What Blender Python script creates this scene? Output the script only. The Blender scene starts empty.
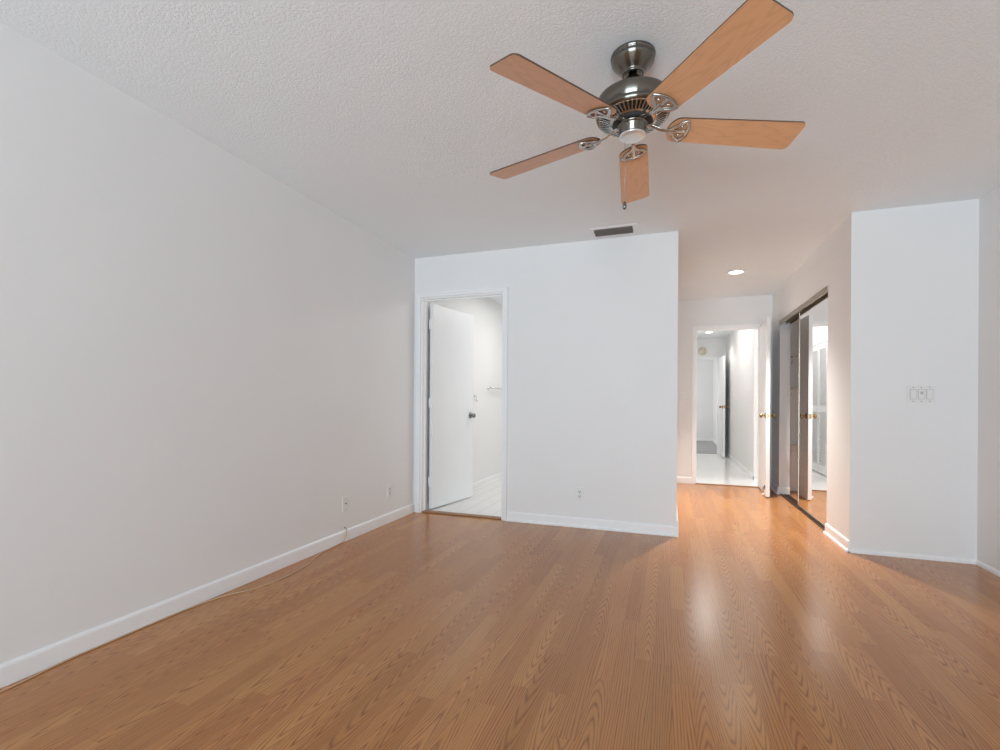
import bpy, bmesh, math, random
from mathutils import Vector, Matrix
random.seed(7)
S = bpy.context.scene
COL = S.collection
PI = math.pi

# ------------------------------------------------------------------ camera
cd = bpy.data.cameras.new('camera'); cam = bpy.data.objects.new('camera', cd); COL.objects.link(cam)
cd.sensor_width = 36; cd.lens = 36*0.4812; cd.shift_y = 0.0274; cd.clip_start = 0.02; cd.clip_end = 200
cam.matrix_world = Matrix.Translation((0, 0, 1.06)) @ Matrix.Rotation(.3376, 4, 'Z') @ Matrix.Rotation(PI/2, 4, 'X') @ Matrix.Rotation(.0064, 4, 'Z')
S.camera = cam
# ------------------------------------------------------------------ view, sky
S.view_settings.view_transform = 'Standard'; S.view_settings.look = 'None'
S.view_settings.gamma = 1; S.view_settings.use_curve_mapping = False
S.view_settings.exposure = 0.05
S.cycles.max_bounces = 16; S.cycles.diffuse_bounces = 9; S.cycles.glossy_bounces = 6; S.cycles.transparent_max_bounces = 12
S.cycles.sample_clamp_indirect = 6; S.cycles.caustics_reflective = False; S.cycles.caustics_refractive = False
W = bpy.data.worlds.new('sky'); S.world = W; W.use_nodes = True
bg = W.node_tree.nodes['Background']; bg.inputs[0].default_value = (.78, .88, 1, 1); bg.inputs[1].default_value = 1.6

def area(name, loc, rot, sx, sy, power, col=(1, 1, 1), spread=PI):
    l = bpy.data.lights.new(name, 'AREA'); l.shape = 'RECTANGLE'; l.size = sx; l.size_y = sy
    l.energy = power; l.color = col; l.spread = spread
    o = bpy.data.objects.new(name, l); COL.objects.link(o); o.location = loc; o.rotation_euler = rot
    return o
DAY = (.80, .92, 1)
# daylight outside the window wall behind the camera, then an added upward fill
area('daylight_rear_window', (-.2, -3.80, 1.25), (PI/2, 0, 0), 3.3, 2.1, 18, DAY)
area('ceiling_fill_light', (-.2, -4.38, .62), (PI/2+.86, 0, 0), 3.4, 1.5, 425, (.715, .885, 1))   # added unseen fill, aimed up to brighten the ceiling
# daylight outside the end bedroom and the side passage, lamps of bathroom and hall
area('daylight_bedroom_window', (-1.45, 13.0, 1.4), (PI/2, 0, -PI/2), 1.6, 1.3, 30, (1, .985, .96))
area('daylight_passage', (2.32, 7.24, 1.3), (PI/2, 0, PI/2), .45, 1.9, 13, (1, .99, .97))
area('bathroom_lamp', (-1.1, 5.7, 2.40), (0, 0, 0), 1.0, 1.0, 20.5, (1, .985, .96))
area('hall_lamp', (.56, 8.5, 2.41), (0, 0, 0), .3, 1.6, 11, (1, .97, .93))

def spot(name, loc, power, col, size, blend=.5, r=.04, tilt=0.0):
    l = bpy.data.lights.new(name, 'SPOT'); l.energy = power; l.color = col; l.spot_size = size; l.spot_blend = blend; l.shadow_soft_size = r
    o = bpy.data.objects.new(name, l); COL.objects.link(o); o.location = loc; o.rotation_euler = (tilt, 0, 0)
    return o
spot('alcove_lamp', (.655, 5.57, 2.40), 365, (1, .965, .91), math.radians(102), .95, .07, -.15)   # eyeball lamp turned a little towards the room
spot('hall_downlight', (.72, 10.1, 2.40), 16, (1, .95, .9), math.radians(130), .6)

# ------------------------------------------------------------------ helpers
def tag(o, label=None, cat=None, group=None, kind=None):
    if label: o['label'] = label
    if cat: o['category'] = cat
    if group: o['group'] = group
    if kind: o['kind'] = kind
    return o
def empty(name, loc, rz=0.0):
    o = bpy.data.objects.new(name, None); COL.objects.link(o); o.location = loc; o.rotation_euler = (0, 0, rz)
    o.empty_display_size = .1
    return o
class MB:
    """collects shapes into one mesh object; mat index per shape"""
    def __init__(s): s.bm = bmesh.new(); s.mi = 0
    def _set(s, faces, smooth=False):
        for f in faces: f.material_index = s.mi; f.smooth = smooth
    def box(s, a, b, bev=0, M=None):
        a, b = [min(p, q) for p, q in zip(a, b)], [max(p, q) for p, q in zip(a, b)]
        t = bmesh.new(); bmesh.ops.create_cube(t, size=1)
        for v in t.verts: v.co = Vector([a[i] + (b[i]-a[i])*(v.co[i]+.5) for i in range(3)])
        if bev: bmesh.ops.bevel(t, geom=t.edges[:], offset=bev, segments=2, affect='EDGES', profile=.5)
        s.merge(t, M); return s
    def merge(s, t, M=None, smooth=False):
        if M is not None: bmesh.ops.transform(t, matrix=M, verts=t.verts[:])
        mp = {v: s.bm.verts.new(v.co) for v in t.verts}
        for f in t.faces:
            try: g = s.bm.faces.new([mp[v] for v in f.verts])
            except ValueError: continue
            g.material_index = s.mi; g.smooth = smooth or f.smooth
        t.free()
    def lathe(s, prof, n=40, M=None, cap=True):
        """prof: list of (r, z) from one end to the other"""
        t = bmesh.new(); rings = []
        for r, z in prof:
            if r < 1e-6: rings.append([t.verts.new((0, 0, z))])
            else: rings.append([t.verts.new((r*math.cos(2*PI*k/n), r*math.sin(2*PI*k/n), z)) for k in range(n)])
        for A, B in zip(rings, rings[1:]):
            for k in range(n):
                if len(A) == 1 and len(B) == 1: continue
                if len(A) == 1: f = [A[0], B[k], B[(k+1) % n]]
                elif len(B) == 1: f = [A[k], A[(k+1) % n], B[0]]
                else: f = [A[k], A[(k+1) % n], B[(k+1) % n], B[k]]
                t.faces.new(f).smooth = True
        if cap:
            for R in (rings[0], rings[-1]):
                if len(R) > 1: t.faces.new(R)
        bmesh.ops.recalc_face_normals(t, faces=t.faces[:])
        s.merge(t, M); return s
    def tube(s, pts, r, n=10, closed=False, flat=1.0):
        pts = [Vector(p) for p in pts]; t = bmesh.new(); rings = []; m = len(pts); up0 = None
        for i, p in enumerate(pts):
            a = pts[(i-1) % m] if (closed or i > 0) else p; b = pts[(i+1) % m] if (closed or i < m-1) else p
            d = (b-a).normalized()
            up = up0 if up0 is not None else (Vector((0, 0, 1)) if abs(d.z) < .9 else Vector((1, 0, 0)))
            x = d.cross(up).normalized(); y = x.cross(d).normalized(); up0 = y
            rr = r[i] if isinstance(r, (list, tuple)) else r
            rings.append([t.verts.new(p + x*rr*math.cos(2*PI*k/n) + y*rr*flat*math.sin(2*PI*k/n)) for k in range(n)])
        seq = list(zip(rings, rings[1:])) + ([(rings[-1], rings[0])] if closed else [])
        for A, B in seq:
            for k in range(n): t.faces.new([A[k], A[(k+1) % n], B[(k+1) % n], B[k]]).smooth = True
        if not closed:
            t.faces.new(rings[0]); t.faces.new(rings[-1])
        bmesh.ops.recalc_face_normals(t, faces=t.faces[:])
        s.merge(t); return s
    def prism(s, poly, z0, z1, bev=0, M=None, side_mi=None):
        t = bmesh.new()
        A = [t.verts.new((x, y, z0)) for x, y in poly]; B = [t.verts.new((x, y, z1)) for x, y in poly]
        t.faces.new(A[::-1]); t.faces.new(B); n = len(poly)
        sides = [t.faces.new([A[k], A[(k+1) % n], B[(k+1) % n], B[k]]) for k in range(n)]
        bmesh.ops.recalc_face_normals(t, faces=t.faces[:])
        keep = s.mi; idx = {f.index for f in sides}
        if bev:
            bmesh.ops.bevel(t, geom=[e for e in t.edges if abs(e.verts[0].co.z-e.verts[1].co.z) < 1e-9], offset=bev, segments=2, affect='EDGES', profile=.5)
        if M is not None: bmesh.ops.transform(t, matrix=M, verts=t.verts[:])
        mp = {v: s.bm.verts.new(v.co) for v in t.verts}
        t.normal_update()
        for i, f in enumerate(t.faces):
            g = s.bm.faces.new([mp[v] for v in f.verts])
            g.material_index = side_mi if (side_mi is not None and not bev and f in sides) else keep
        t.free(); return s
    def build(s, name, mats, parent=None, loc=None):
        me = bpy.data.meshes.new(name); s.bm.to_mesh(me); s.bm.free()
        for m in (mats if isinstance(mats, (list, tuple)) else [mats]): me.materials.append(m)
        o = bpy.data.objects.new(name, me); COL.objects.link(o)
        if parent is not None: o.parent = parent
        if loc is not None: o.location = loc
        return o
def struct(name, mb, mat, label=None, parent=None):
    o = mb.build(name, mat, parent); o['kind'] = 'structure'
    if label: o['label'] = label
    return o
def copy_tree(o, parent=None):
    c = o.copy(); COL.objects.link(c); c.parent = parent
    for ch in list(o.children): copy_tree(ch, c)
    return c
def axis_to(d):   # matrix turning +Z into direction d
    return Vector((0, 0, 1)).rotation_difference(Vector(d).normalized()).to_matrix().to_4x4()
T = Matrix.Translation

# ------------------------------------------------------------------ materials
def mat(name, col, rough=.5, metal=0.0, spec=.5, bump=None, aniso=0):
    m = bpy.data.materials.new(name); m.use_nodes = True; nt = m.node_tree; b = nt.nodes['Principled BSDF']
    b.inputs['Base Color'].default_value = (*col, 1); b.inputs['Roughness'].default_value = rough
    b.inputs['Metallic'].default_value = metal; b.inputs['Specular IOR Level'].default_value = spec
    if aniso: b.inputs['Anisotropic'].default_value = aniso
    N = nt.nodes; L = nt.links
    tc = N.new('ShaderNodeTexCoord')
    # faint procedural unevenness of tone
    nz = N.new('ShaderNodeTexNoise'); nz.inputs['Scale'].default_value = 2.3; nz.inputs['Detail'].default_value = 3
    L.new(tc.outputs['Object'], nz.inputs['Vector'])
    mx = N.new('ShaderNodeMix'); mx.data_type = 'RGBA'; mx.inputs['A'].default_value = (*[c*.975 for c in col], 1); mx.inputs['B'].default_value = (*[min(1, c*1.02) for c in col], 1)
    L.new(nz.outputs['Fac'], mx.inputs['Factor']); L.new(mx.outputs['Result'], b.inputs['Base Color'])
    if bump:
        sc, st, dist = bump
        n2 = N.new('ShaderNodeTexNoise'); n2.inputs['Scale'].default_value = sc; n2.inputs['Detail'].default_value = 4; n2.inputs['Roughness'].default_value = .6
        L.new(tc.outputs['Object'], n2.inputs['Vector'])
        bp = N.new('ShaderNodeBump'); bp.inputs['Strength'].default_value = st; bp.inputs['Distance'].default_value = dist
        L.new(n2.outputs['Fac'], bp.inputs['Height']); L.new(bp.outputs['Normal'], b.inputs['Normal'])
    return m
def emit(name, col, st):
    m = bpy.data.materials.new(name); m.use_nodes = True; b = m.node_tree.nodes['Principled BSDF']
    b.inputs['Base Color'].default_value = (.9, .9, .9, 1)
    b.inputs['Emission Color'].default_value = (*col, 1); b.inputs['Emission Strength'].default_value = st
    return m
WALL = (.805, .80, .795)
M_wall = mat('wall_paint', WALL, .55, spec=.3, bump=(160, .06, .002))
M_trim = mat('trim_paint', (.86, .865, .87), .35, spec=.4)
M_door = mat('door_paint', (.84, .845, .85), .35, spec=.45)
M_plate = mat('ivory_plastic', (.78, .775, .755), .35)
M_platew = mat('white_plastic', (.82, .82, .81), .35)
M_dark = mat('dark_slot', (.03, .03, .03), .6)
M_vent = mat('vent_grey_metal', (.17, .17, .16), .5, .3)
M_nickel = mat('brushed_nickel', (.185, .172, .150), .24, 1.0, aniso=.85)
def brush_round(m):      # brushed round the axis of the fan
    nt = m.node_tree; t = nt.nodes.new('ShaderNodeTangent'); t.direction_type = 'RADIAL'; t.axis = 'Z'
    b = nt.nodes['Principled BSDF']; nt.links.new(t.outputs[0], b.inputs['Tangent']); b.inputs['Anisotropic Rotation'].default_value = .25
brush_round(M_nickel)
M_nickel2 = mat('satin_nickel', (.50, .50, .48), .26, 1.0)
M_brass = mat('antique_brass', (.34, .22, .10), .28, 1.0)
M_chrome = mat('chrome', (.66, .66, .67), .12, 1.0)
M_gunmetal = mat('dark_nickel', (.23, .23, .23), .25, 1.0)
M_edge = mat('dark_blade_edge', (.09, .05, .03), .5)
M_alu = mat('bronze_aluminium', (.50, .44, .37), .38, 1.0)
M_track = mat('dark_track', (.035, .015, .008), .6)
M_thresh = mat('oak_threshold', (.30, .15, .07), .45)
M_cable = mat('tan_cable', (.58, .40, .26), .5)
M_rubber = mat('black_rubber', (.03, .03, .03), .7)
M_smoke = mat('aged_plastic', (.66, .58, .48), .5)
M_shelf = mat('closet_shelf_paint', (.70, .68, .65), .5)

def mirror():
    m = mat('mirror_glass', (.93, .93, .93), .005, 1.0); return m
M_mirror = mirror()
M_underside = mat('underside_reflection_tone', (.80, .80, .79), .30, .75)  # room's reflection in the nickel underside, put into a lighter colour

def ceiling_mat():
    m = bpy.data.materials.new('popcorn_ceiling'); m.use_nodes = True; nt = m.node_tree; N = nt.nodes; L = nt.links; b = N['Principled BSDF']
    b.inputs['Roughness'].default_value = .9; b.inputs['Specular IOR Level'].default_value = .1
    tc = N.new('ShaderNodeTexCoord')
    n = N.new('ShaderNodeTexNoise'); n.inputs['Scale'].default_value = 95; n.inputs['Detail'].default_value = 3; n.inputs['Roughness'].default_value = .65
    L.new(tc.outputs['Object'], n.inputs['Vector'])
    big = N.new('ShaderNodeTexNoise'); big.inputs['Scale'].default_value = 1.6; big.inputs['Detail'].default_value = 2
    L.new(tc.outputs['Object'], big.inputs['Vector'])
    rmp = N.new('ShaderNodeValToRGB'); rmp.color_ramp.elements[0].position = .42; rmp.color_ramp.elements[1].position = .52
    L.new(n.outputs['Fac'], rmp.inputs['Fac'])
    bp = N.new('ShaderNodeBump'); bp.inputs['Strength'].default_value = .26; bp.inputs['Distance'].default_value = .007
    L.new(rmp.outputs['Color'], bp.inputs['Height']); L.new(bp.outputs['Normal'], b.inputs['Normal'])
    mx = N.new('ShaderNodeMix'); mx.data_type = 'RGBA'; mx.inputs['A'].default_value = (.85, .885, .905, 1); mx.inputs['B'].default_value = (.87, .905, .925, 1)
    L.new(big.outputs['Fac'], mx.inputs['Factor']); L.new(mx.outputs['Result'], b.inputs['Base Color'])
    return m
M_ceil = ceiling_mat()

class NG:
    def __init__(s, nt): s.nt = nt
    def __call__(s, op, a, b=None, c=None):
        n = s.nt.nodes.new('ShaderNodeMath'); n.operation = op
        for i, v in enumerate((a, b, c)):
            if v is None: continue
            if isinstance(v, (int, float)): n.inputs[i].default_value = v
            else: s.nt.links.new(v, n.inputs[i])
        return n.outputs[0]
def comb(nt, x, y, z):
    n = nt.nodes.new('ShaderNodeCombineXYZ')
    for i, v in enumerate((x, y, z)):
        if isinstance(v, (int, float)): n.inputs[i].default_value = v
        else: nt.links.new(v, n.inputs[i])
    return n.outputs[0]
def noise(nt, vec, scale=1, detail=2, rough=.5, dist=0):
    n = nt.nodes.new('ShaderNodeTexNoise'); n.inputs['Scale'].default_value = scale; n.inputs['Detail'].default_value = detail
    n.inputs['Roughness'].default_value = rough; n.inputs['Distortion'].default_value = dist
    nt.links.new(vec, n.inputs['Vector']); return n.outputs['Fac']
def mixc(nt, fac, a, b, blend='MIX'):
    n = nt.nodes.new('ShaderNodeMix'); n.data_type = 'RGBA'; n.blend_type = blend
    for k, v in (('Factor', fac), ('A', a), ('B', b)):
        if isinstance(v, (int, float)): n.inputs[k].default_value = v
        elif isinstance(v, tuple): n.inputs[k].default_value = (*v, 1)
        else: nt.links.new(v, n.inputs[k])
    return n.outputs['Result']

def floor_mat():
    m = bpy.data.materials.new('oak_laminate'); m.use_nodes = True; nt = m.node_tree; N = nt.nodes; L = nt.links; b = N['Principled BSDF']; m_ = NG(nt)
    tc = N.new('ShaderNodeTexCoord'); sp = N.new('ShaderNodeSeparateXYZ'); L.new(tc.outputs['Object'], sp.inputs[0]); X, Y = sp.outputs[0], sp.outputs[1]
    w = .072
    xs = m_('DIVIDE', m_('ADD', X, 20.0), w); xi = m_('FLOOR', xs); xf = m_('FRACT', xs)
    wn = N.new('ShaderNodeTexWhiteNoise'); wn.noise_dimensions = '1D'; L.new(xi, wn.inputs['W'])
    ys = m_('ADD', m_('DIVIDE', Y, .70), m_('MULTIPLY', wn.outputs['Value'], 7.3)); yi = m_('FLOOR', ys); yf = m_('FRACT', ys)
    w2 = N.new('ShaderNodeTexWhiteNoise'); w2.noise_dimensions = '2D'; L.new(comb(nt, xi, yi, 0), w2.inputs['Vector'])
    idv = w2.outputs['Value']; sc = N.new('ShaderNodeSeparateColor'); L.new(w2.outputs['Color'], sc.inputs[0]); r2, r3 = sc.outputs[1], sc.outputs[2]
    # cathedral grain: contour lines of a stretched noise, its own slice for every strip
    vec = comb(nt, m_('ADD', m_('MULTIPLY', X, 15.0), m_('MULTIPLY', idv, 37.0)), m_('ADD', m_('MULTIPLY', Y, 1.15), m_('MULTIPLY', r2, 19.0)), m_('MULTIPLY', r3, 53.0))
    n1 = noise(nt, vec, 1.0, 1.6, .45)
    u = m_('SUBTRACT', xf, m_('ADD', .22, m_('MULTIPLY', idv, .56)))                       # pith line of the strip
    sgn = m_('SUBTRACT', m_('MULTIPLY', m_('GREATER_THAN', r2, .5), 2.0), 1.0)
    arch = m_('ADD', m_('MULTIPLY', m_('MULTIPLY', Y, sgn), 11.0), m_('MULTIPLY', m_('POWER', m_('ABSOLUTE', u), 1.6), 9.0))
    straight = m_('ADD', m_('MULTIPLY', xf, 8.0), m_('MULTIPLY', Y, m_('MULTIPLY', sgn, 1.2)))
    isarch = m_('GREATER_THAN', r3, .48)
    ph = m_('ADD', m_('MULTIPLY', arch, isarch), m_('MULTIPLY', straight, m_('SUBTRACT', 1.0, isarch)))
    cont = m_('ABSOLUTE', m_('SUBTRACT', m_('FRACT', m_('ADD', m_('MULTIPLY', n1, 5.5), ph)), .5))   # 0..0.5
    line = m_('POWER', m_('MULTIPLY', cont, 2.0), 2.6)
    pv = comb(nt, m_('MULTIPLY', X, 330.0), m_('MULTIPLY', Y, 9.0), idv)
    pores = noise(nt, pv, 1.0, 2, .6)
    pm = m_('SMOOTH_MIN', m_('MAXIMUM', m_('MULTIPLY', m_('SUBTRACT', pores, .44), 4.0), 0.0), 1.0, .1)
    grain = m_('MULTIPLY', line, m_('ADD', .45, m_('MULTIPLY', pm, .55)))
    streak = noise(nt, comb(nt, m_('MULTIPLY', X, 60.0), m_('MULTIPLY', Y, 1.6), r2), 1.0, 2, .5)
    base = mixc(nt, idv, (.415, .165, .042), (.56, .258, .080))
    base = mixc(nt, m_('MULTIPLY', r2, .45), base, (.51, .195, .062))
    base = mixc(nt, m_('MULTIPLY', m_('SUBTRACT', streak, .3), .55), base, (.59, .305, .125))
    dark = mixc(nt, 1.0, base, (.20, .14, .10), 'MULTIPLY')
    colr = mixc(nt, m_('MULTIPLY', grain, 1.0), base, dark)
    # joints
    ex = m_('MINIMUM', xf, m_('SUBTRACT', 1.0, xf)); ey = m_('MINIMUM', yf, m_('SUBTRACT', 1.0, yf))
    jx = m_('LESS_THAN', ex, .012); jy = m_('LESS_THAN', ey, .0016); j = m_('MAXIMUM', jx, jy)
    colr = mixc(nt, m_('MULTIPLY', j, .35), colr, (.20, .10, .05))
    L.new(colr, b.inputs['Base Color'])
    b.inputs['Roughness'].default_value = .225
    b.inputs['Specular IOR Level'].default_value = .52
    return m
M_floor = floor_mat()

def blade_mat():
    m = bpy.data.materials.new('oak_blade'); m.use_nodes = True; nt = m.node_tree; N = nt.nodes; L = nt.links; b = N['Principled BSDF']; m_ = NG(nt)
    tc = N.new('ShaderNodeTexCoord'); sp = N.new('ShaderNodeSeparateXYZ'); L.new(tc.outputs['Object'], sp.inputs[0]); X, Y = sp.outputs[0], sp.outputs[1]
    n1 = noise(nt, comb(nt, m_('MULTIPLY', X, 2.6), m_('MULTIPLY', Y, 15.0), 3.3), 1, 1.5, .4)
    cont = m_('POWER', m_('MULTIPLY', m_('ABSOLUTE', m_('SUBTRACT', m_('FRACT', m_('MULTIPLY', n1, 11.0)), .5)), 2.0), 3.0)
    p = noise(nt, comb(nt, m_('MULTIPLY', X, 14.0), m_('MULTIPLY', Y, 300.0), 0), 1, 2, .6)
    g = m_('MULTIPLY', cont, p)
    c = mixc(nt, m_('MULTIPLY', g, .7), (.74, .405, .215), (.50, .25, .12))
    L.new(c, b.inputs['Base Color']); b.inputs['Roughness'].default_value = .33
    return m
M_blade = blade_mat()

def tile_mat(name, col, joint, w, h, rough, axis_swap=False, jw=.006):
    m = bpy.data.materials.new(name); m.use_nodes = True; nt = m.node_tree; N = nt.nodes; L = nt.links; b = N['Principled BSDF']; m_ = NG(nt)
    tc = N.new('ShaderNodeTexCoord'); sp = N.new('ShaderNodeSeparateXYZ'); L.new(tc.outputs['Object'], sp.inputs[0]); X, Y = sp.outputs[0], sp.outputs[1]
    xf = m_('FRACT', m_('DIVIDE', m_('ADD', X, 20.0), w)); yf = m_('FRACT', m_('DIVIDE', m_('ADD', Y, 20.0), h))
    ex = m_('LESS_THAN', m_('MULTIPLY', m_('MINIMUM', xf, m_('SUBTRACT', 1.0, xf)), w), jw/2)
    ey = m_('LESS_THAN', m_('MULTIPLY', m_('MINIMUM', yf, m_('SUBTRACT', 1.0, yf)), h), jw/2)
    cn = noise(nt, tc.outputs['Object'], 4, 3)
    base = mixc(nt, cn, tuple(c*.95 for c in col), col)
    L.new(mixc(nt, m_('MAXIMUM', ex, ey), base, joint), b.inputs['Base Color']); b.inputs['Roughness'].default_value = rough
    return m
M_btile = tile_mat('bathroom_plank_tile', (.80, .79, .78), (.55, .54, .53), .155, .92, .35)
M_htile = tile_mat('hall_tile', (.86, .86, .85), (.78, .78, .77), .60, .60, .18)
M_carpet = mat('grey_carpet', (.42, .42, .42), .95, spec=.1, bump=(220, .6, .006))
def glass():
    m = bpy.data.materials.new('window_glass'); m.use_nodes = True; nt = m.node_tree; N = nt.nodes; L = nt.links
    tr = N.new('ShaderNodeBsdfTransparent'); gl = N.new('ShaderNodeBsdfGlossy'); gl.inputs['Roughness'].default_value = 0.01
    fr = N.new('ShaderNodeFresnel'); fr.inputs['IOR'].default_value = 1.45
    mx = N.new('ShaderNodeMixShader'); L.new(fr.outputs[0], mx.inputs[0]); L.new(tr.outputs[0], mx.inputs[1]); L.new(gl.outputs[0], mx.inputs[2])
    L.new(mx.outputs[0], N['Material Output'].inputs['Surface']); return m
M_glass = glass()

# ------------------------------------------------------------------ room shell
XL, XC, XK, XR = -2.317, .064, 1.228, 1.948
YB, YS, YF, YR = 4.10, 4.09, 6.865, -3.65
HC, TH = 2.44, .11
struct('floor', MB().box((XL-TH, YR-TH, -.12), (XR+TH+.03, YF+.02, 0)), M_floor, 'oak laminate strip floor of the empty room')
struct('floor_bathroom', MB().box((-2.36, YF+.02, -.12), (-.046, 7.4, .004)).box((-2.36, 4.19, .0005), (-.046, YF+.02, .004)), M_btile)
struct('floor_hall', MB().box((.2, YF+.02, -.12), (2.42, 11.05, .004)), M_htile)
struct('floor_bedroom', MB().box((-1.5, 11.05, -.12), (1.27, 14.86, .012)), M_carpet)
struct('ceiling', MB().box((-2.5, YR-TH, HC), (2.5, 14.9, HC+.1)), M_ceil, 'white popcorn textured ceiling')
# openings
BX0, BX1, BH = -2.245, -1.406, 2.055     # bathroom doorway
FX0, FX1, FH = .325, 1.100, 2.045        # hall doorway
CY0, CY1, CH = 4.62, 6.434, 2.035        # closet opening
EX0, EX1, EH = .20, .985, 2.00           # bedroom doorway at the hall's end
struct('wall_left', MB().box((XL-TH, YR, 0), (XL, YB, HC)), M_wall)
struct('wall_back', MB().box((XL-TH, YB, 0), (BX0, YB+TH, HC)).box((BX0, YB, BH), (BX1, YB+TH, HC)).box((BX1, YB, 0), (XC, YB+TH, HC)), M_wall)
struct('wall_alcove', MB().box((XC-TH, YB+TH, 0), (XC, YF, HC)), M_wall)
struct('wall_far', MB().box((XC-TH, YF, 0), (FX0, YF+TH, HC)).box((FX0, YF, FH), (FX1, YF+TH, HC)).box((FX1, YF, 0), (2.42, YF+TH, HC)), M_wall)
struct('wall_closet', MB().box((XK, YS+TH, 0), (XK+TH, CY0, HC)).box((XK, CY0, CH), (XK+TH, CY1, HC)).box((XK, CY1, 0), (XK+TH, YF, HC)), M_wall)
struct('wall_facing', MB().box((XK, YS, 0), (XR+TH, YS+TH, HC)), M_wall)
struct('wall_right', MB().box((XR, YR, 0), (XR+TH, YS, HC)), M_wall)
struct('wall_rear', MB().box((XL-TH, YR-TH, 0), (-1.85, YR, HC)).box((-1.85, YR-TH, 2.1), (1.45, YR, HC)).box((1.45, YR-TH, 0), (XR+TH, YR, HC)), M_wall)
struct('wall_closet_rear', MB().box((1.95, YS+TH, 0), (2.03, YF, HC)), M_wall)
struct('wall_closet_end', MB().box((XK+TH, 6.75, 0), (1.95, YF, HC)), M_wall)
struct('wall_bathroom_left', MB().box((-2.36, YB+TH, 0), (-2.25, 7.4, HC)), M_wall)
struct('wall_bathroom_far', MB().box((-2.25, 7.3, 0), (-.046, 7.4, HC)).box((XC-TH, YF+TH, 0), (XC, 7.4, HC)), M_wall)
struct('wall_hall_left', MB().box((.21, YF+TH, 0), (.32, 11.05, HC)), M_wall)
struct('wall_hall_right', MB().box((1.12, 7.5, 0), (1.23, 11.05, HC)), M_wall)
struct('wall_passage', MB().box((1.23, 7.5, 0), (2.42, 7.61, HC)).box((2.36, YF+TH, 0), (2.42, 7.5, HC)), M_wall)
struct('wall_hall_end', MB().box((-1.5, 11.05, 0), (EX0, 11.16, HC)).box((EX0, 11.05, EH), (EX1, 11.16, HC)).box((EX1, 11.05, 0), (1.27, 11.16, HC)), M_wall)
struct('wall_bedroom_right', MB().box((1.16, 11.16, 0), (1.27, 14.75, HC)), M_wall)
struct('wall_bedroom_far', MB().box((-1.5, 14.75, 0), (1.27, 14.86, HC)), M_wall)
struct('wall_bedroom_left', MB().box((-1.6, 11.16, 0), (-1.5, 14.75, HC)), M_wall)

# windows behind the camera
wf = MB()
x0, x1, z1 = -1.85, 1.45, 2.1
for xa, xb in ((x0, x0+.06), (x1-.06, x1), (-.24, -.16)): wf.box((xa, YR-.08, .02), (xb, YR-.02, z1), .004)
wf.box((x0, YR-.08, 0), (x1, YR-.02, .05), .004).box((x0, YR-.08, z1-.06), (x1, YR-.02, z1), .004)
w1 = struct('window_1', wf, M_trim)
for xa, xb in ((x0+.06, -.24), (-.16, x1-.06)): MB().box((xa, YR-.054, .05), (xb, YR-.048, z1-.06)).build('pane', M_glass, w1)

# ------------------------------------------------------------------ baseboards
def base(name, p, q, n, h=.082, t=.013, shoe=True):
    """board on the wall face from p to q (xy); n = unit normal into the room"""
    p, q, n = Vector(p), Vector(q), Vector(n); d = (q-p); Lg = d.length; d.normalize()
    prof = [(0, 0), (0, h), (t*.45, h), (t*.85, h-.006), (t, h-.014), (t, .022)]
    if h < .05: prof = [(0, 0), (0, h), (t*.5, h-.002), (t*.9, h*.65), (t, h*.3)]
    prof += [(t+.009, .018), (t+.012, .010), (t+.012, 0)] if shoe else [(t, 0)]
    bm = bmesh.new()
    A = [bm.verts.new((p.x+n.x*a, p.y+n.y*a, z)) for a, z in prof]; B = [bm.verts.new((q.x+n.x*a, q.y+n.y*a, z)) for a, z in prof]
    k = len(prof)
    for i in range(k): bm.faces.new([A[i], A[(i+1) % k], B[(i+1) % k], B[i]])
    bm.faces.new(A); bm.faces.new(B); bmesh.ops.recalc_face_normals(bm, faces=bm.faces[:])
    mb = MB(); mb.merge(bm); return struct(name, mb, M_trim)
base('baseboard_left', (XL, YR), (XL, YB-.002), (1, 0), h=.084, shoe=False)
base('baseboard_back', (BX1+.042, YB), (XC+.014, YB), (0, -1), h=.082)
base('baseboard_alcove', (XC, YB-.012), (XC, YF), (1, 0), h=.125, shoe=False)
base('baseboard_far', (XC+.013, YF), (FX0-.034, YF), (0, -1), h=.082, shoe=False)
base('baseboard_closet', (XK, YS-.012), (XK, CY0), (-1, 0), h=.085)
base('baseboard_closet_far', (XK, CY1+.012), (XK, YF), (-1, 0), h=.085)
base('baseboard_closet_return', (XK-.012, CY1), (XK+TH, CY1), (0, -1), h=.085, shoe=False)
base('baseboard_facing', (XK-.012, YS), (XR, YS), (0, -1), h=.030, t=.012, shoe=False)
base('baseboard_right', (XR, YR), (XR, YS-.012), (-1, 0), h=.030, t=.012, shoe=False)
base('baseboard_hall', (1.12, 7.49), (1.12, 11.05), (-1, 0), h=.075, t=.010, shoe=False)
base('baseboard_hall_end', (1.11, 7.5), (2.36, 7.5), (0, -1), h=.075, t=.010, shoe=False)
base('baseboard_bathroom', (-2.25, YB+TH), (-2.25, 7.3), (1, 0), h=.07, t=.010, shoe=False)
base('baseboard_bedroom', (1.16, 11.2), (1.16, 14.75), (-1, 0), h=.08, t=.012, shoe=False)
base('baseboard_bedroom_far', (-1.5, 14.75), (1.148, 14.75), (0, -1), h=.08, t=.012, shoe=False)

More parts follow.
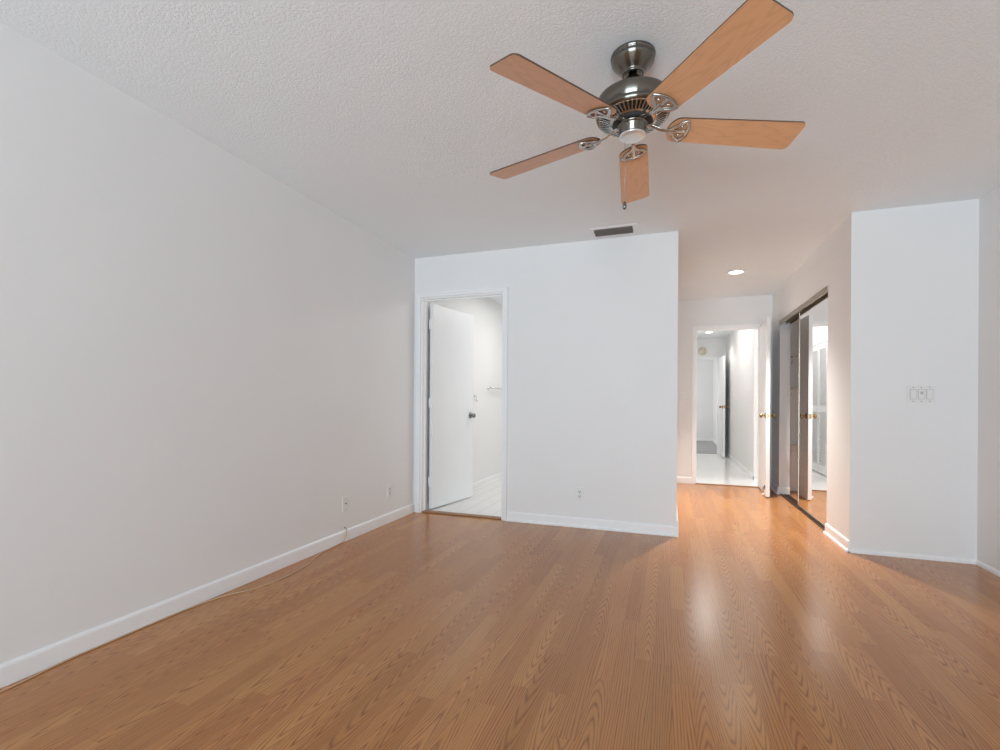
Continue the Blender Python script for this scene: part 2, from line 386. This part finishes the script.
# ------------------------------------------------------------------ door frames
def casing(name, X0, X1, Hh, Yw, cw, side=-1, jamb=TH, ct=.016):
    """architrave on the wall face at Yw (towards -y) + jamb lining + stop"""
    m = MB(); y0 = Yw-ct
    m.box((X0-cw, y0, 0), (X0, Yw, Hh), .003).box((X1, y0, 0), (X1+cw, Yw, Hh), .003).box((X0-cw, y0, Hh), (X1+cw, Yw, Hh+cw), .003)
    e = cw*.35
    m.box((X0-cw, y0-.005, 0), (X0-cw+e, y0, Hh+cw), .002).box((X1+cw-e, y0-.005, 0), (X1+cw, y0, Hh+cw), .002).box((X0-cw+e, y0-.005, Hh+cw-e), (X1+cw-e, y0, Hh+cw), .002)
    j = .014
    m.box((X0, Yw-.004, 0), (X0+j, Yw+jamb, Hh), .002).box((X1-j, Yw-.004, 0), (X1, Yw+jamb, Hh), .002).box((X0+j, Yw-.004, Hh-j), (X1-j, Yw+jamb, Hh), .002)
    s0 = Yw+.045; s1 = s0+.022
    if side > 0: s0, s1 = Yw+.048, Yw+.068
    m.box((X0+j, s0, 0), (X0+j+.010, s1, Hh-j)).box((X1-j-.010, s0, 0), (X1-j, s1, Hh-j)).box((X0+j+.01, s0, Hh-j-.010), (X1-j-.01, s1, Hh-j))
    return struct(name, m, M_trim)
casing('trim_1', BX0, BX1, BH, YB, .040)
casing('trim_2', FX0, FX1, FH, YF, .034)
casing('trim_3', EX0, EX1, EH, 11.05, .045)
struct('trim_4', MB().box((BX0+.014, YB+.004, 0), (BX1-.014, YB+.075, .012), .004), M_thresh, 'dark oak threshold strip of the bathroom doorway')
struct('trim_5', MB().box((FX0+.014, YF-.01, 0), (FX1-.014, YF+.035, .008), .003), M_thresh, 'oak threshold strip of the hall doorway')

def knob_profile(s=1.0):
    return [(0, .062), (.012, .0615), (.020, .059), (.0255, .053), (.027, .047), (.0255, .040), (.020, .034), (.012, .029), (.0095, .024), (.0095, .012), (.014, .010), (.029, .008), (.032, .004), (.032, 0)]
def door_leaf(name, pivot, ang, width, height, thick, z0, knob_mat, knob_z, label, swing_sign, hinge_zs, hinge_mat):
    """leaf local: hinge at origin, runs along +x, thickness along y from 0 to swing_sign*thick"""
    t0, t1 = (0, thick) if swing_sign > 0 else (-thick, 0)
    o = MB().box((.002, t0, z0), (width, t1, z0+height), .0025).build(name, M_door)
    o.location = pivot; o.rotation_euler = (0, 0, ang); o['kind'] = 'structure'; o['label'] = label
    for sgn, yy in ((1, t1), (-1, t0)):
        M = T((width-.063, yy, knob_z)) @ axis_to((0, sgn, 0))
        MB().lathe(knob_profile(), 28, M).build('door_knob', knob_mat, o)
    MB().box((width-.0005, (t0+t1)/2-.0125, knob_z-.028), (width+.0012, (t0+t1)/2+.0125, knob_z+.028)).box((width, (t0+t1)/2-.007, knob_z-.008), (width+.008, (t0+t1)/2+.007, knob_z+.008), .002).build('latch_plate', knob_mat, o)
    for hz in hinge_zs:
        m = MB().box((-.0015, t0+.002 if swing_sign > 0 else t0, hz-.045), (.002, t1 if swing_sign > 0 else t1-.002, hz+.045))
        yk = t0-.004 if swing_sign > 0 else t1+.004
        m.lathe([(.006, -.047), (.006, .047)], 12, T((0, yk, hz)))
        m.build('hinge', hinge_mat, o)
    return o
# bathroom door: hinged on the left jamb at the bathroom side, swung in
ang = math.atan2(.71, .124)
d1 = door_leaf('door_1', (BX0+.034, YB+TH+.006, 0), ang, .745, 2.005, .035, .018, M_gunmetal, .915, 'white slab door standing open into the bathroom', -1, (.28, 1.05, 1.82), M_trim)
# hall door: hinged on the right jamb, swung into the room
d2 = door_leaf('door_2', (FX1-.018, YF-.012, 0), -PI/2-.061, .735, 2.033, .040, .012, M_brass, .93, 'white slab door standing open beside the mirrored closet', 1, (.25, 1.02, 1.80), M_trim)
# bedroom door at the end of the hall
d3 = door_leaf('door_3', (EX1-.016, 11.03, 0), -PI/2+.03, .80, 1.975, .035, .02, M_brass, 1.0, 'white slab door standing open at the end of the hall', 1, (.25, 1.0, 1.75), M_trim)
# kick-down door stop on the hall door
ds = MB()
ds.box((.640, -.006, .085), (.668, 0, .140), .002)
ds.tube([(.654, -.011, .128), (.656, -.016, .100), (.664, -.020, .070), (.668, -.022, .045)], .006)
ds.mi = 1; ds.lathe([(0, -.004), (.011, -.003), (.012, .010), (.008, .016), (0, .017)], 16, T((.669, -.022, .028)))
ds.build('door_stop', [M_gunmetal, M_trim], d2)

# ------------------------------------------------------------------ closet: tracks, mirrored doors, shelves
m = MB()
m.box((XK-.006, CY0, CH-.045), (XK+.004, CY1, CH+.002), .001)
m.box((XK-.010, CY0, CH-.008), (XK-.006, CY1, CH+.002)).box((XK-.009, CY0, CH-.045), (XK-.006, CY1, CH-.036)).box((XK-.008, CY0, CH-.024), (XK-.006, CY1, CH-.020))
m.box((XK+.004, CY0, CH-.004), (XK+.105, CY1, CH)).box((XK+.060, CY0, CH-.04), (XK+.064, CY1, CH-.004)).box((XK+.101, CY0, CH-.04), (XK+.105, CY1, CH-.004))
tag(m.build('closet_track', M_alu), 'bronze metal sliding door track along the top of the closet opening', 'track')
m = MB()
m.box((XK+.010, CY0, 0), (XK+.092, CY1, .004)).box((XK+.010, CY0, .004), (XK+.014, CY1, .012)).box((XK+.060, CY0, .004), (XK+.063, CY1, .012)).box((XK+.088, CY0, .004), (XK+.092, CY1, .012))
tag(m.build('closet_track', M_track), 'dark sliding door track on the floor along the closet opening', 'track')
MX = XK+.034     # mirror face
DY0, DY1, DZ0, DZ1 = CY0+.002, 5.70, .014, 2.030
dr = empty('mirrored_closet_door', (MX, (DY0+DY1)/2, DZ0))
tag(dr, 'sliding closet door faced with a full-height mirror', 'door')
oy, oz = (DY0+DY1)/2, DZ0
def loc(a): return (a[0]-MX, a[1]-oy, a[2]-oz)
MB().box(loc((MX, DY0+.014, DZ0+.014)), loc((MX+.005, DY1-.014, DZ1-.014))).build('mirror', M_mirror, dr)
fr = MB()
for a, b_ in (((MX-.004, DY0, DZ0), (MX+.022, DY0+.016, DZ1)), ((MX-.004, DY1-.016, DZ0), (MX+.022, DY1, DZ1)), ((MX-.004, DY0+.016, DZ0), (MX+.022, DY1-.016, DZ0+.016)), ((MX-.004, DY0+.016, DZ1-.016), (MX+.022, DY1-.016, DZ1))):
    fr.box(loc(a), loc(b_), .002)
fr.build('frame', M_alu, dr)
MB().box(loc((MX+.006, DY0+.016, DZ0+.016)), loc((MX+.02, DY1-.016, DZ1-.016))).build('backing_board', M_shelf, dr)
# three painted shelves on the end wall of the closet, on brackets
for z, lab in ((1.64, 'highest white shelf on brackets inside the closet'), (1.25, 'middle white shelf on brackets inside the closet'), (.555, 'lowest white shelf on brackets inside the closet')):
    s = empty('closet_shelf', (1.66, 6.75, z)); tag(s, lab, 'shelf', 'shelves inside the closet')
    MB().box((-.30, -.17, 0), (.28, -.002, .018), .002).build('board', M_shelf, s)
    for xx in (-.245, .22):
        b2 = MB().box((xx-.008, -.012, -.095), (xx+.008, -.001, 0)).box((xx-.008, -.14, -.010), (xx+.008, -.012, 0))
        b2.tube([(xx, -.125, -.012), (xx, -.075, -.05), (xx, -.012, -.085)], .005, 8)
        b2.build('bracket', M_trim, s)

# ------------------------------------------------------------------ louvred bifold door on the hall's left wall
bf = empty('bifold_door', (.325, 8.62, .02)); tag(bf, 'white louvred bifold door in the hall, seen in the closet mirror', 'door')
for k in range(2):
    y0, y1 = -.42+k*.425, -.005+k*.425
    p = MB(); t = .028
    p.box((0, y0, 0), (t, y0+.05, 1.96), .002).box((0, y1-.05, 0), (t, y1, 1.96), .002)
    for za, zb in ((0, .12), (.93, 1.02), (1.88, 1.96)): p.box((0, y0+.05, za), (t, y1-.05, zb), .002)
    for za, zb in ((.12, .93), (1.02, 1.88)):
        n = int((zb-za)/.032)
        for i in range(n):
            zc = za+(i+.5)*(zb-za)/n
            p.box((-.021, y0+.048, -.003), (.021, y1-.048, .003), 0, T((t/2, 0, zc)) @ Matrix.Rotation(math.radians(-54), 4, 'Y'))
    p.build('louvre_panel', M_door, bf)
MB().lathe([(0, .026), (.012, .024), (.014, .016), (.007, .008), (.009, 0)], 20, T((.028, -.03, .90)) @ axis_to((1, 0, 0))).build('knob', M_trim, bf)
MB().box((-.002, -.46, 1.98), (.02, .46, 2.03), .002).box((-.002, -.46, -.015), (.016, -.425, 1.98), .002).box((-.002, .425, -.015), (.016, .46, 1.98), .002).build('frame', M_trim, bf)

# ------------------------------------------------------------------ wall plates
def plate(name, w, h, loc_, rz, label, cat, kind, mats=(None,)):
    """local: plate in xz plane, facing -y; origin at its centre on the wall face"""
    o = empty(name, loc_, rz); tag(o, label, cat)
    pm = M_plate if kind in ('outlet', 'jack', 'triple', 'toggle') else M_platew
    MB().box((-w/2, -.0055, -h/2), (w/2, 0, h/2), .002).build('cover_plate', pm, o)
    screw = [(0, .0016), (.0028, .0012), (.0034, 0)]
    face = axis_to((0, -1, 0))
    if kind == 'outlet':
        for zc in (.0195, -.0195):
            r = MB(); poly = [(.017*math.cos(a)*1.0, max(-.0135, min(.0135, .017*math.sin(a)))) for a in [2*PI*k/28 for k in range(28)]]
            r.prism(poly, 0, .003, .0, T((0, -.0055, zc)) @ Matrix.Rotation(PI/2, 4, 'X'))
            r.mi = 1
            r.box((-.0085, -.0090, zc-.003), (-.0045, -.0084, zc+.009)).box((.0045, -.0090, zc-.003), (.0085, -.0084, zc+.009))
            r.lathe([(.0036, 0), (.0036, .0006)], 12, T((0, -.0084, zc-.0075)) @ face)
            r.build('receptacle', [M_plate, M_dark], o)
        MB().lathe(screw, 12, T((0, -.0055, 0)) @ face).build('screw', M_nickel2, o)
    if kind == 'jack':
        MB().lathe([(.0055, 0), (.0055, .004), (.0035, .0045), (.0035, .009)], 14, T((0, -.0055, .004)) @ face).build('jack', M_gunmetal, o)
        for zz in (.042, -.042): MB().lathe(screw, 12, T((0, -.0055, zz)) @ face).build('screw', M_nickel2, o)
    if kind == 'toggle':
        MB().box((-.005, -.0068, -.012), (.005, -.0055, .012)).box((-.0035, -.018, .0), (.0035, -.006, .008), .001).build('toggle', M_plate, o)
        for zz in (.030, -.030): MB().lathe(screw, 12, T((0, -.0055, zz)) @ face).build('screw', M_nickel2, o)
    if kind == 'triple':
        for i, xx in enumerate((-.046, 0, .046)):
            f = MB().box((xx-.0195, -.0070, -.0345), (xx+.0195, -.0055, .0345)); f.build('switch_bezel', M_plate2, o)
            if i != 1:
                MB().box((xx-.0165, -.0105, -.0315), (xx+.0165, -.0070, .0315), .001, T((0, -.0, 0))).build('rocker', M_plate, o)
            else:
                r = MB().box((xx-.0165, -.0095, -.0315), (xx+.0165, -.0070, .0315), .001)
                r.mi = 1; r.box((xx-.010, -.0115, .012), (xx+.010, -.0095, .018)).box((xx-.004, -.0175, .000), (xx+.004, -.0095, .009), .001)
                r.build('dimmer', [M_plate, M_plate3], o)
            for zz in (.048, -.048): MB().lathe([(0, .0016), (.0032, .0012), (.0040, 0)], 12, T((xx, -.0055, zz)) @ face).build('screw', M_plate3, o)
    return o
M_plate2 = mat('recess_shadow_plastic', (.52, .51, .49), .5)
M_plate3 = mat('grey_plastic', (.36, .355, .34), .5)
plate('power_outlet', .072, .116, (-.713, YB, .283), 0, 'white duplex outlet low on the far wall right of the bathroom doorway', 'outlet', 'outlet')
plate('power_outlet', .072, .116, (XL, 3.672, .274), PI/2, 'duplex outlet on the left wall nearest the room corner', 'outlet', 'outlet')
plate('cable_jack', .072, .116, (XL, 3.062, .281), PI/2, 'cable wall plate with one dark jack on the left wall', 'wall plate', 'jack')
plate('switch_plate', .164, .117, (1.639, YS, 1.134), 0, 'three-gang light switch plate on the wall right of the closet', 'light switch', 'triple')
plate('switch_plate', .072, .118, (.173, YF, 1.140), 0, 'single light switch plate left of the hall doorway', 'light switch', 'toggle')
plate('power_outlet', .072, .116, (1.16, 12.87, .27), -PI/2, 'small outlet on the bedroom wall beyond the hall', 'outlet', 'outlet')

# ------------------------------------------------------------------ cable along the left wall
def smooth(pts, k=6):
    out = []; P = [Vector(p) for p in pts]
    for i in range(len(P)-1):
        a, b, c, d = P[max(i-1, 0)], P[i], P[i+1], P[min(i+2, len(P)-1)]
        for j in range(k):
            t = j/k
            out.append(.5*((2*b)+(c-a)*t+(2*a-5*b+4*c-d)*t*t+(3*b-a-3*c+d)*t**3))
    return out+[P[-1]]
XB = XL+.013+.004
cp = [(XL+.03, .75, .0035), (XL+.045, 1.05, .0035), (XB+.004, 1.25, .0035), (XB, 1.42, .0035), (XB, 1.64, .0035), (XB+.012, 1.86, .0035), (-2.255, 1.98, .0035), (-2.19, 2.10, .0035), (-2.165, 2.28, .0035), (-2.195, 2.52, .0035), (-2.262, 2.70, .0035), (XB+.01, 2.87, .0035), (XB, 3.0, .006), (XB, 3.045, .035), (XB, 3.06, .07), (XB-.006, 3.065, .092), (XL+.003, 3.062, .098)]
cb = MB().tube(smooth(cp), .0035, 8).build('cable', M_cable); tag(cb, 'thin tan cable trailing along the foot of the left wall', 'cable')
hk = MB().tube([(XL+.001, 3.060, .104), (XL+.012, 3.055, .105), (XL+.018, 3.055, .099), (XL+.019, 3.058, .090)], .0022, 8).lathe([(.006, 0), (.005, .003), (0, .0035)], 12, T((XL, 3.06, .104)) @ axis_to((1, 0, 0)))
hk.build('cable_clip', M_nickel2, cb)

# ------------------------------------------------------------------ bathroom fittings
tb = empty('towel_bar', (-2.25, 5.93, 1.250)); tag(tb, 'chrome towel bar on the bathroom wall', 'towel bar')
MB().tube([(.062, -.02, 0), (.062, .62, 0)], .008, 14).build('bar', M_chrome, tb)
for yy in (0, .60): MB().lathe([(.022, 0), (.022, .006), (.012, .010), (.010, .050), (.014, .056), (.014, .070), (0, .073)], 20, T((0, yy, 0)) @ axis_to((1, 0, 0))).build('post', M_chrome, tb)
rh = empty('robe_hook', (-2.25, 5.46, 1.11)); tag(rh, 'small chrome hook on the bathroom wall beyond the door edge', 'hook')
MB().lathe([(.014, 0), (.014, .004), (.007, .006), (0, .007)], 18, T((0, 0, .028)) @ axis_to((1, 0, 0))).build('rose', M_chrome, rh)
MB().tube(smooth([(.004, 0, .028), (.022, 0, .026), (.030, 0, .010), (.028, 0, -.012), (.020, 0, -.030), (.034, 0, -.036), (.042, 0, -.024)]), .0042, 10).build('hook', M_chrome, rh)

# ------------------------------------------------------------------ ceiling fittings
M_lens = emit('lamp_lens', (1, .92, .80), 9)
def downlight(loc_, r, label):
    o = empty('recessed_light', loc_); tag(o, label, 'ceiling light')
    MB().lathe([(r, 0), (r, -.004), (r*.96, -.007), (r*.80, -.006), (r*.76, -.002), (r*.74, .0)], 40, cap=False).build('trim_ring', M_trim, o)
    MB().lathe([(0, -.0035), (r*.4, -.003), (r*.75, -.0005)], 36, cap=False).build('lens', M_lens, o)
downlight((.655, 5.57, HC), .088, 'round recessed light in the ceiling before the hall doorway')
downlight((.72, 10.1, HC), .085, 'round recessed light in the hall ceiling')
# supply air register
vc = (-.425, 3.915)
v = empty('ceiling_vent', (*vc, HC)); tag(v, 'rectangular metal air vent in the ceiling above the far wall', 'vent')
a, b_ = .182, .090; ia, ib = .148, .058
f = MB()
f.box((-a, -b_, -.006), (a, -ib, 0), .002).box((-a, ib, -.006), (a, b_, 0), .002).box((-a, -ib, -.006), (-ia, ib, 0), .002).box((ia, -ib, -.006), (a, ib, 0), .002)
f.build('frame', M_trim, v)
MB().box((-ia, -ib, -.001), (ia, ib, 0)).build('duct_opening', M_dark, v)
for k in range(4):
    MB().box((-ia, -.015, -.0012), (ia, .015, .0012), 0, T((0, -ib+.0145+k*.029, -.010)) @ Matrix.Rotation(math.radians(-38), 4, 'X')).build('slat', M_vent, v)
# smoke detector over the bedroom doorway
sd = empty('smoke_detector', (.668, 11.05, 2.175)); tag(sd, 'round beige smoke detector on the wall above the bedroom doorway', 'smoke detector')
MB().lathe([(.088, 0), (.088, .012), (.080, .020)], 40, axis_to((0, -1, 0))).build('base', M_smoke, sd)
c = MB(); c.lathe([(.078, .018), (.074, .034), (.055, .042), (0, .044)], 40, axis_to((0, -1, 0)))
c.mi = 1; c.lathe([(.012, .0), (.012, .003), (0, .0035)], 16, T((.03, -.0425, .015)) @ axis_to((0, -1, 0))); c.box((.015, -.0435, -.05), (.045, -.040, -.04)); c.build('cover', [M_smoke, M_gunmetal], sd)

# ------------------------------------------------------------------ ceiling fan
fx, fy = -.1432, 1.9753
fan = empty('ceiling_fan', (fx, fy, HC)); tag(fan, 'five-blade ceiling fan with oak blades and brushed nickel motor', 'ceiling fan')
Z = lambda z: z-HC+.016
MB().lathe([(.083, 0), (.086, -.003), (.086, -.010), (.083, -.013), (.081, -.016), (.083, -.022), (.082, -.028), (.076, -.036), (.066, -.048), (.054, -.060), (.045, -.068), (.042, -.072), (.044, -.077), (.042, -.081), (.034, -.081), (.030, -.074), (.016, -.070)], 56, cap=False).build('canopy', M_nickel, fan)
MB().lathe([(.0125, -.05), (.0125, Z(2.255))], 24).lathe([(.026, Z(2.29)), (.030, Z(2.284)), (.030, Z(2.262)), (.036, Z(2.256))], 32).build('downrod', M_nickel, fan)
mh = MB().lathe([(.03, Z(2.262)), (.100, Z(2.262)), (.126, Z(2.258)), (.137, Z(2.250)), (.141, Z(2.240)), (.141, Z(2.196)), (.138, Z(2.194)), (.141, Z(2.192)), (.143, Z(2.186)), (.141, Z(2.180)), (.137, Z(2.174)), (.134, Z(2.172)), (.130, Z(2.172))], 72, cap=False)
mh.build('motor_housing', M_nickel, fan)
vr = MB()
vr.lathe([(.131, Z(2.180)), (.085, Z(2.166))], 64, cap=False)           # dark inside
vr.mi = 1
vr.lathe([(.134, Z(2.172)), (.127, Z(2.1705))], 64, cap=False)
vr.lathe([(.092, Z(2.1585)), (.082, Z(2.155)), (.078, Z(2.155))], 64, cap=False)
nr = 50
for k in range(nr):
    M = Matrix.Rotation(2*PI*k/nr, 4, 'Z') @ T((.110, 0, Z(2.1645))) @ Matrix.Rotation(-math.atan2(.012, .037), 4, 'Y')
    vr.box((-.021, -.0027, -.002), (.021, .0027, .002), .0008, M)
vr.build('vent_ring', [M_dark, M_nickel2], fan)
MB().lathe([(.078, Z(2.168)), (.078, Z(2.152)), (.060, Z(2.150))], 48).build('flywheel', M_rubber, fan)
MB().lathe([(.050, Z(2.152)), (.059, Z(2.151)), (.059, Z(2.142)), (.055, Z(2.139)), (.053, Z(2.137)), (.053, Z(2.108)), (.0515, Z(2.106))], 56).build('switch_housing', M_nickel, fan)
MB().lathe([(.0515, Z(2.107)), (.051, Z(2.102)), (.046, Z(2.098)), (.030, Z(2.0965)), (0, Z(2.096))], 56).build('housing_underside', M_underside, fan)  # flat bottom face of the switch housing, lightened to carry its reflection
# blades + brackets
def blade_outline():
    r0, r1 = .139, .661
    pts = []
    w0, w1 = .060, .0715
    # rounded root
    for k in range(13):
        a = PI/2+PI*k/12
        pts.append((r0+.042+.042*math.cos(a), w0*math.sin(a)))
    # lower long edge to the tip, rounded tip corners
    rc = .022
    for k in range(7):
        a = -PI/2+PI/2*k/6
        pts.append((r1-rc+rc*math.cos(a), -w1+rc+rc*math.sin(a)))
    for k in range(7):
        a = PI/2*k/6
        pts.append((r1-rc+rc*math.cos(a), w1-rc+rc*math.sin(a)))
    return pts
def flat_shape(loops, depth, name):
    cu = bpy.data.curves.new(name, 'CURVE'); cu.dimensions = '2D'; cu.fill_mode = 'BOTH'; cu.extrude = depth/2; cu.bevel_depth = .0018; cu.bevel_resolution = 2
    for lp in loops:
        sp = cu.splines.new('POLY'); sp.points.add(len(lp)-1); sp.use_cyclic_u = True
        for p, q in zip(sp.points, lp): p.co = (q[0], q[1], 0, 1)
    t = bpy.data.objects.new(name, cu); COL.objects.link(t)
    dg = bpy.context.evaluated_depsgraph_get(); dg.update()
    me = bpy.data.meshes.new_from_object(t.evaluated_get(dg)); bm = bmesh.new(); bm.from_mesh(me)
    bpy.data.objects.remove(t); bpy.data.curves.remove(cu); bpy.data.meshes.remove(me)
    return bm
def arc(cx, cy, r, a0, a1, n): return [(cx+r*math.cos(a0+(a1-a0)*k/n), cy+r*math.sin(a0+(a1-a0)*k/n)) for k in range(n+1)]
pit = math.radians(-12)
BZ = 2.1337-HC; DROOP = .034
def medallion():
    # shell plate: apex towards the hub, convex outer edge; two teardrop holes
    up = [(.128, .009), (.140, .016), (.152, .029), (.165, .043), (.180, .053), (.190, .0555)]
    out = [(.190+.020*(1-(y/.0555)**2), y) for y in [.0555*math.cos(PI*k/14) for k in range(1, 14)]]
    outline = up+out+[(x, -y) for x, y in up[::-1]]
    hole = [(.147, .0060), (.158, .0205), (.169, .0345), (.180, .042), (.190, .040), (.1965, .026), (.199, .012), (.197, .0050), (.172, .0045)]
    return [outline, hole, [(x, -y) for x, y in hole[::-1]]]
mb_blade = MB(); mb_blade.prism(blade_outline(), -.003, .003, 0, None, 1); bo = mb_blade.build('blade', [M_blade, M_edge], fan)
OUT = .014
shell = flat_shape([[(x+OUT, y) for x, y in lp] for lp in medallion()], .003, 'tmp')
bk = MB(); bk.merge(shell, T((0, 0, -.0065)), True)
arm = smooth([(.052, 0, .012), (.070, 0, .0115), (.092, 0, .004), (.112, 0, -.004), (.130, 0, -.0075), (.150, 0, -.0085), (.176, 0, -.0085)], 5)
bk.tube(arm, [.0085]*len(arm), 12, flat=.45)
for sg in (1, -1):
    bk.tube(smooth([(x+OUT, sg*y, z) for x, y, z in ((.148, .024, -.008), (.166, .043, -.009), (.180, .052, -.009), (.189, .0545, -.0085))]), .004, 8)
ed = [(OUT+.190+.019*(1-(y/.0545)**2), y, -.0085) for y in [.0545*math.cos(PI*k/14) for k in range(0, 15)]]
bk.tube(ed, .004, 8)
bk.box((.050, -.011, .008), (.072, .011, .0155), .002)
ko = bk.build('blade_bracket', M_nickel2, fan)
sc_ = []
for sx, sy in ((.176, .022), (.176, -.022), (.200, 0)):
    s = MB().lathe([(0, -.0105), (.004, -.010), (.0065, -.0075), (.0068, -.003)], 16, T((sx+OUT, sy, 0))).build('screw', M_chrome, ko); sc_.append(s)
for k in range(5):
    a = math.radians(20.68+72*k)
    M = T((0, 0, BZ+.658*DROOP)) @ Matrix.Rotation(a, 4, 'Z') @ Matrix.Rotation(DROOP, 4, 'Y') @ Matrix.Rotation(pit, 4, 'X')
    b_ = bo if k == 0 else copy_tree(bo, fan)
    b_.matrix_local = M
    q = ko if k == 0 else copy_tree(ko, fan)
    q.matrix_local = M
# pull chain hanging in front of the far blade
ch = MB()
px, py = -.030, .018
ztop, zbot = Z(2.108), Z(1.854)
n = 60
for i in range(n+1):
    z = ztop+(zbot-ztop)*i/n
    ch.lathe([(0, .0016), (.0014, .0008), (.0014, -.0008), (0, -.0016)], 6, T((px, py, z)))
ch.tube([(px, py, ztop+.006), (px, py, zbot)], .0005, 5)
co = ch.build('pull_chain', M_nickel2, fan)
MB().lathe([(0, .004), (.004, 0), (.0075, -.010), (.0085, -.020), (.006, -.028), (0, -.031)], 18, T((px, py, zbot))).build('chain_fob', M_gunmetal, co)
